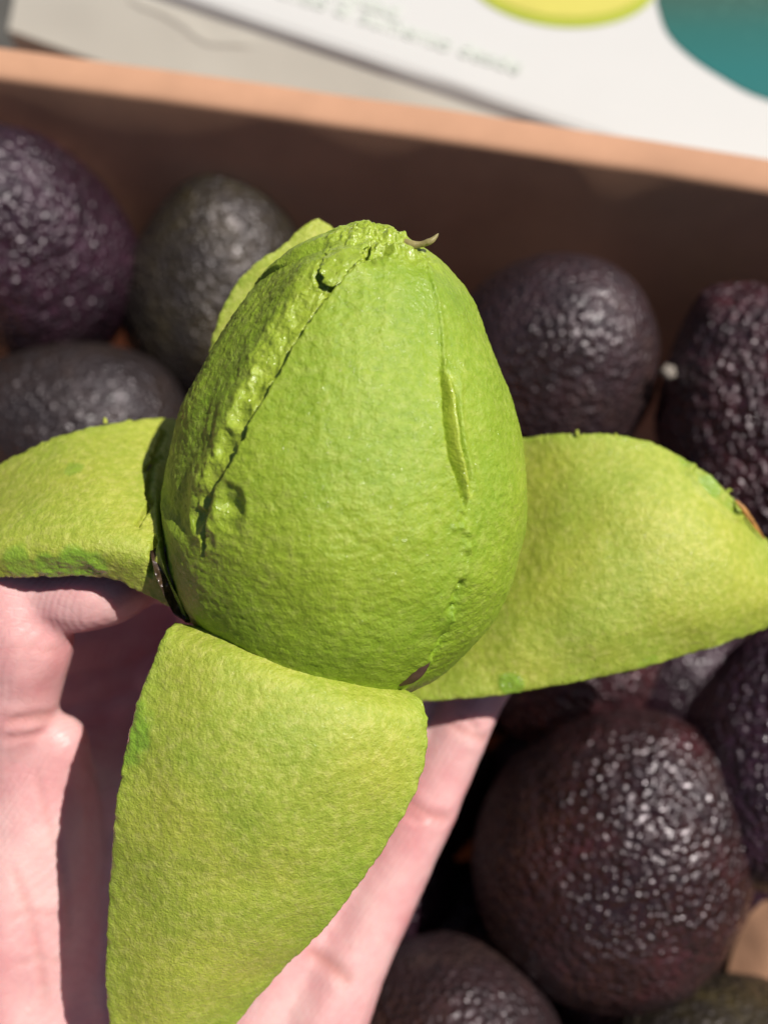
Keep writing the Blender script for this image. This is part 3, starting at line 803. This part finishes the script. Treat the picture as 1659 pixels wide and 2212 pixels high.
# folded cardboard tab in the lower right corner
rows = [[(1560, 2150, .330), (1580, 2060, .328), (1612, 1985, .326), (1650, 1945, .325)],
        [(1660, 2175, .322), (1680, 2080, .320), (1710, 2000, .318), (1740, 1950, .317)],
        [(1800, 2200, .320), (1810, 2100, .318), (1830, 2020, .316), (1850, 1960, .315)]]
def zero(S, Nf, u, v, ed): return {'green': 0*u}
o, *_ = sheet('corner_tab', rows, [M_KRAFT, M_KRAFT], 60, 60, .003, zero, rag=0, relief=.00005)
adopt(o, box)

# ------------------------------------------------------------------ hand
def make_hand():
    bm = bmesh.new()
    def ball(c, r, sc=None, fr=None):
        m = Matrix.Translation(Vector(c))
        if sc is not None:
            R = Matrix(np.array(fr).T.tolist()).to_4x4()
            m = m @ R @ Matrix.Diagonal((*sc, 1))
            bmesh.ops.create_icosphere(bm, subdivisions=3, radius=1, matrix=m)
        else:
            bmesh.ops.create_icosphere(bm, subdivisions=2, radius=r, matrix=m)
    def chain(pts):      # (px, py, depth, radius mm)
        P = np.array([[*U(p[0], p[1], p[2]), p[3]/1000] for p in pts])
        L = np.linalg.norm(np.diff(P[:, :3], axis=0), axis=1).sum()
        for q in catmull(P, max(6, int(L/0.0016))): ball(q[:3], q[3])
    def slab(a, b, ra, rb):
        chain([(*a, ra), (*((np.array(a)+np.array(b))/2), (ra+rb)/2), (*b, rb)])
    # little finger along the right edge
    chain([(1130, 1330, .2520, 6.6), (1085, 1410, .2525, 7.4), (1026, 1500, .2525, 7.7), (985, 1590, .2525, 7.9), (938, 1690, .2525, 8.2), (898, 1770, .252, 8.8), (850, 1870, .2515, 9.2), (795, 1980, .2505, 9.8), (735, 2100, .249, 10.6), (680, 2230, .2475, 12), (620, 2400, .246, 14)])
    # ring finger, beside it under the petal
    chain([(960, 1200, .2560, 6.8), (930, 1330, .2560, 7.8), (885, 1470, .2555, 8.4), (830, 1620, .2545, 8.8), (760, 1780, .2535, 9.6), (690, 1930, .252, 10.2), (610, 2080, .2505, 11.5), (540, 2250, .249, 13), (500, 2420, .247, 15)])
    chain([(960, 1590, .2560, 7.4), (900, 1690, .2555, 7.8), (820, 1850, .2545, 8.5), (740, 2000, .253, 9.5), (660, 2160, .2515, 11)])
    # middle finger
    chain([(790, 1080, .2600, 7.0), (740, 1240, .2595, 8.2), (690, 1420, .2585, 8.9), (640, 1620, .2575, 9.4), (580, 1800, .256, 10.5), (500, 2000, .254, 12)])
    # index finger, hooked left under the left peel
    chain([(75, 1258, .2200, 6.6), (150, 1286, .2175, 8.0), (230, 1268, .2185, 8.4), (320, 1226, .2310, 8.6), (430, 1260, .2560, 8.6), (480, 1420, .2600, 9.2), (470, 1600, .2600, 10.5), (440, 1800, .258, 12)])
    # thumb
    chain([(15, 1190, .2190, 8.0), (25, 1280, .2190, 9.6), (45, 1370, .2210, 11.4), (35, 1450, .2240, 10.8), (20, 1530, .2270, 10.4), (0, 1650, .236, 12)])
    # ball of the thumb
    chain([(128, 1606, .2300, 6.6), (98, 1680, .2335, 10.5), (65, 1800, .2370, 16), (35, 1950, .2400, 20), (40, 2120, .2440, 21), (90, 2300, .245, 21), (170, 2500, .245, 19)])
    chain([(185, 1650, .2550, 9), (190, 1780, .2530, 12), (200, 1950, .2530, 13.5), (210, 2150, .2520, 15), (230, 2350, .2500, 17)])
    # palm
    for a, b, ra, rb in (((250, 1640, .262), (760, 1900, .258), 10, 10), ((230, 1760, .260), (720, 2020, .2565), 11, 11), ((220, 1880, .258), (680, 2140, .2545), 12, 12),
                         ((200, 2010, .256), (640, 2240, .2520), 13, 13), ((190, 2150, .2535), (600, 2350, .2505), 14, 14), ((190, 2320, .251), (560, 2460, .249), 15, 15),
                         ((300, 1560, .2640), (640, 1700, .2620), 9, 9), ((360, 1470, .2650), (560, 1560, .264), 8, 8)):
        slab(a, b, ra, rb)
    # web between thumb and palm, base of the index finger
    for a, b, ra, rb in (((150, 1420, .2690), (520, 1330, .2700), 8, 8), ((150, 1500, .2690), (520, 1420, .2690), 8, 8), ((140, 1590, .2640), (420, 1520, .2680), 8, 8),
                         ((100, 1660, .2530), (330, 1640, .2620), 9, 9), ((90, 1760, .2530), (330, 1740, .2600), 12, 10), ((90, 1880, .2530), (300, 1870, .2585), 14, 11),
                         ((90, 2010, .2530), (300, 2010, .2565), 15, 12), ((100, 2150, .2520), (300, 2150, .2545), 16, 13)):
        slab(a, b, ra, rb)
    chain([(40, 1600, .2330, 10), (70, 1640, .2350, 9), (130, 1660, .238, 8)])
    for yy in (1320, 1375): slab((170, yy, .2680), (440, yy-30, .2720), 9, 9)
    for yy in (1720, 1850, 1980, 2110, 2240): slab((60, yy, .2440), (210, yy, .2530), 14, 12)
    # wrist and start of the forearm
    for o_ in (-150, 0, 150):
        chain([(370+o_, 2380, .2490, 15), (350+o_, 2560, .2450, 16), (310+o_*1.0, 2760, .238, 17), (250+o_*1.05, 3050, .225, 19), (190+o_*1.1, 3400, .208, 21)])
    me = bpy.data.meshes.new('hand'); bm.to_mesh(me); bm.free()
    o = bpy.data.objects.new('hand', me); COL.objects.link(o)
    r = o.modifiers.new('r', 'REMESH'); r.mode = 'VOXEL'; r.voxel_size = 0.00085; r.use_smooth_shade = True
    s = o.modifiers.new('s', 'SMOOTH'); s.factor = 0.5; s.iterations = 26
    dg = bpy.context.evaluated_depsgraph_get()
    m2 = bpy.data.meshes.new_from_object(o.evaluated_get(dg))
    o.modifiers.clear(); o.data = m2
    n = len(m2.vertices); co = np.zeros(n*3, np.float32); m2.vertices.foreach_get('co', co); V = co.reshape(-1, 3).astype(float)
    no = np.zeros(n*3, np.float32); m2.vertices.foreach_get('normal', no); Nv = no.reshape(-1, 3).astype(float)
    bvh = BVHTree.FromPolygons([Vector(v) for v in V], [tuple(p.vertices) for p in m2.polygons])
    h = 0.00025*fbm(V, .014, 2, 71)+0.00006*fbm(V, .004, 2, 72); cr = np.zeros(n)
    lines = [([(960, 1555), (990, 1572), (1030, 1592), (1062, 1600)], .00032, .0012, .35), ([(985, 1540), (1010, 1556), (1035, 1580)], .0004, .0009, .25),
             ([(858, 1722), (885, 1738), (925, 1762), (975, 1770)], .0004, .0013, .4), ([(850, 1745), (880, 1762), (915, 1782)], .0004, .0009, .2),
             ([(650, 2052), (700, 2075), (735, 2105), (765, 2138)], .0004, .0015, .5),
             ([(0, 1562), (50, 1554), (100, 1547), (130, 1550)], .0005, .0012, .35), ([(0, 1600), (60, 1590), (110, 1580)], .0003, .001, .15),
             ([(0, 1420), (50, 1400), (110, 1405), (150, 1400)], .00010, .0010, .12), ([(0, 1350), (60, 1345), (120, 1350)], .00008, .0010, .1),
             ([(10, 1840), (60, 1960), (90, 2100), (100, 2212)], .0003, .0009, .25), ([(0, 1990), (70, 1975), (140, 1985)], .0002, .001, .15),
             ([(70, 1640), (100, 1760), (140, 1900), (150, 2050)], .0002, .0008, .18), ([(20, 2090), (80, 2075), (150, 2080)], .0002, .0008, .18),
             ([(170, 1600), (215, 1720), (235, 1900)], .0003, .0015, .25)]
    for pts, dp, w, c in lines:
        L = project_on(bvh, pts, 24)
        if len(L) < 3: continue
        keep = [0]
        for i in range(1, len(L)):
            if np.linalg.norm(L[i]-L[keep[-1]]) < .008: keep.append(i)
        L = L[keep]
        if len(L) < 3: continue
        d, t = polydist(V, L, Nv); f = sstep(0, .2, t)*(1-sstep(.8, 1, t))
        h -= dp*f*np.exp(-(d/w)**2); h += dp*.35*f*np.exp(-((np.abs(d)-w*2)/w)**2)
        cr = np.maximum(cr, c*f*np.exp(-(d/(w*1.1))**2))
    V = V+Nv*h[:, None]
    m2.vertices.foreach_set('co', V.astype(np.float32).ravel()); m2.update()
    a = m2.attributes.new('crease', 'FLOAT', 'POINT'); a.data.foreach_set('value', cr.astype(np.float32))
    m2.materials.clear(); m2.materials.append(M_HAND)
    for p in m2.polygons: p.use_smooth = True
    tag(o, 'pale pink open hand, palm up, holding the peeled avocado from below', 'hand')
    return o
make_hand()
